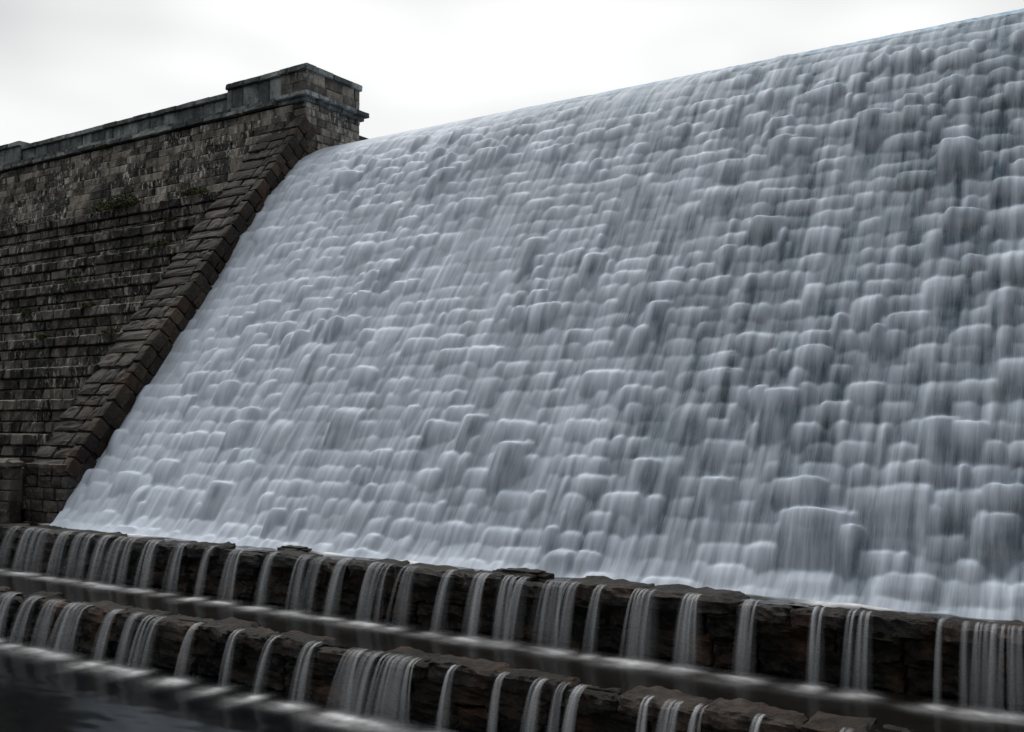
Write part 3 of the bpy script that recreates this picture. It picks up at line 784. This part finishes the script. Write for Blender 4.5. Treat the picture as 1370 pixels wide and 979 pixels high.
# ------------------------------------------------------------------ water lying on the terraces and in the pool, with foam where the jets land
def water_sheet(name, x0, x1, y0, y1, z, dx, dy, mat, foamf, wave=0.012):
    x = np.arange(x0, x1 + dx, dx); y = np.arange(y0, y1 + dy * 0.5, dy)
    X, Y = np.meshgrid(x, y); F = foamf(X, Y)
    Z = z + wave * gnoise(X.shape, 0.25 / dx, 0.12 / dy) + 0.03 * F
    me = grid_mesh(name, np.stack([X, Y, Z], -1), None, {'foam': F})
    o = link(name, me, None, mat); o['kind'] = 'structure'; return o
def foam_of(lst, y_lip, spread, streak):
    def f(X, Y):
        F = np.zeros_like(X)
        for xc, w, dn, th in lst:
            rj = random.Random(int(xc * 1000)); yc = y_lip - th - 0.10 + rj.uniform(-0.04, 0.03); sprd = spread * rj.uniform(0.7, 1.25); dn = dn * rj.uniform(0.55, 1.05)
            sx = (w * 0.5 + 0.22) * rj.uniform(0.75, 1.3)
            d2 = ((X - xc) / sx) ** 2
            r1 = np.exp(-d2) * np.exp(-(np.abs(Y - yc) / np.where(Y < yc, sprd * 1.25, 0.28)) ** 1.35)
            r2 = 0.30 * np.exp(-((X - xc + 0.12) / (sx + 0.18)) ** 2) * np.exp(-((Y - yc + 0.2) / (sprd * streak)) ** 2)
            F = np.maximum(F, 0.5 * F + 0.9 * dn * np.maximum(r1, r2))
        F *= 0.92 + 0.16 * gnoise(F.shape, 4, 1.5) + 0.12 * gnoise(F.shape, 12, 3)
        return np.clip(F, 0, 1)
    return f
fn2 = foam_of(FOAM1, Y_LIP1, 0.24, 1.5)
water_sheet('terrace_water', X_LEFT, X_RIGHT, Y_LIP2 + 0.35, Y_LIP1 + 0.5, Z_T2 - 0.03, 0.06, 0.06, M_TERR, fn2, 0.002)
fn3 = foam_of(FOAM2, Y_LIP2, 0.30, 1.5)
water_sheet('pool_water', X_LEFT, X_RIGHT, 12.0, Y_LIP2 + 0.5, Z_POOL, 0.08, 0.07, M_POOL, fn3, 0.002)
sheet('river_water', -300, 300, -400, 12.1, Z_POOL - 0.02, M_POOL, 3, 3)
nse = None
def fn1(X, Y):
    edge = 23.55 + 0.28 * gnoise((1, X.shape[1]), 14, 0.01) + 0.10 * gnoise((1, X.shape[1]), 5, 0.01)
    return np.clip((Y - edge) / 0.5, 0, 1) * np.clip(0.85 + 0.15 * gnoise(X.shape, 4, 2), 0, 1)
water_sheet('terrace_water', X_LEFT, X_RIGHT, Y_LIP1 + 0.4, 24.6, Z_T1 - 0.04, 0.05, 0.05, M_TERR, fn1)

for bx_, by_, bw, bh, lab in ((745, 762, 1.3, 0.42, 'rounded wet rock half drowned at the foot of the overflow'), (700, 768, 1.7, 0.26, 'flat dark rock lying on the upper ledge beside the rounded one'),
                          (1318, 806, 1.5, 0.42, 'broad humped rock in the foam above the widest upper curtain'), (395, 735, 1.2, 0.22, 'low rock slab on the upper ledge edge near the raked kerb')):
    pt = at_z(bx_, by_, Z_T1)
    V, Fc = rock_slab(bx_, (9, 6, 4), 0.25, 2.2)
    o = link('rock', mesh_from('rock', [(v[0] * bw, v[1] * 0.7, (v[2] + 0.05) * bh * 0.8) for v in V], Fc, True), None, M_CAP2); o.location = pt
    tag(o, lab, 'rock', 'rocks on the upper ledge')

# ------------------------------------------------------------------ plants on the wall ledges
def plant(p, r, n, seed, label, mat, flat=0.5):
    rg = random.Random(seed); V = []; Fc = []
    for _ in range(n):
        th = rg.uniform(0, 2 * math.pi); q = r * math.sqrt(rg.random())
        c = Vector((math.cos(th) * q, math.sin(th) * q * 0.5 - 0.05, rg.random() ** 1.5 * r * flat * (1 - q / r * 0.6)))
        d = Vector((rg.gauss(0, 1), rg.gauss(-0.4, 1), rg.gauss(0.6, 0.8))).normalized(); sdv = d.cross(Vector((rg.gauss(0, 1), rg.gauss(0, 1), 1))).normalized()
        L, w = rg.uniform(0.10, 0.22), rg.uniform(0.025, 0.05); b = len(V)
        V += [c, c + d * L * 0.5 + sdv * w, c + d * L, c + d * L * 0.5 - sdv * w]; Fc.append((b, b + 1, b + 2, b + 3))
    me = mesh_from('foliage', V, Fc); root = empty('ledge_plant', p); tag(root, label, 'plant', 'plants rooted in the wall')
    link('foliage', me, root, mat)
    st = []; sf = []
    for k in range(5):
        a = rg.uniform(0, 6.28); e = Vector((math.cos(a) * r * 0.6, math.sin(a) * r * 0.3, r * flat * 0.6)); b = len(st)
        for q in (Vector((0.012, 0, -0.12)), Vector((-0.012, 0.01, -0.12)), Vector((0, -0.014, -0.12))): st += [q, e + q * 0.4 + Vector((0, 0, 0.05))]
        sf += [(b, b + 2, b + 3, b + 1), (b + 2, b + 4, b + 5, b + 3), (b + 4, b, b + 1, b + 5)]
    link('stem', mesh_from('stem', st, sf), root, M_RUST)
def on_tier(px, py):
    r = ray(px, py)
    best = None
    for zt, yf in tiers:
        p = r * ((zt) / r.z)
        e = abs(r.z / r.y - zt / (yf + 0.15))
        if best is None or e < best[0]: best = (e, Vector((r.x / r.y * (yf + 0.15), yf + 0.15, zt - 0.02)))
    return best[1]
plant(on_tier(168, 268), 1.1, 900, 1, 'bushy green plant with reddish stems on an upper wall ledge', M_LEAF, 0.9)
plant(on_tier(150, 290), 1.4, 900, 2, 'wide low green plant spreading along a wall ledge', M_LEAF, 0.45)
plant(on_tier(262, 272), 0.9, 500, 3, 'small moss green tuft growing close to the raked kerb', M_LEAF, 0.4)
plant(on_tier(214, 330), 0.8, 500, 4, 'dark green tuft on a wall ledge above the raked kerb blocks', M_LEAF, 0.5)
plant(Vector((at_y(143, 199, 37.5))), 0.55, 240, 5, 'grassy tuft growing out of the parapet cornice', M_LEAF, 0.5)
for n_, (px_, py_) in enumerate([(95, 378), (40, 425), (150, 441), (60, 452), (120, 402), (30, 300), (230, 300)]):
    plant(on_tier(px_, py_), 0.45 + 0.05 * (n_ % 3), 260, 20 + n_, 'small moss tuft rooted on a ledge of the stepped wall', M_LEAF, 0.35)
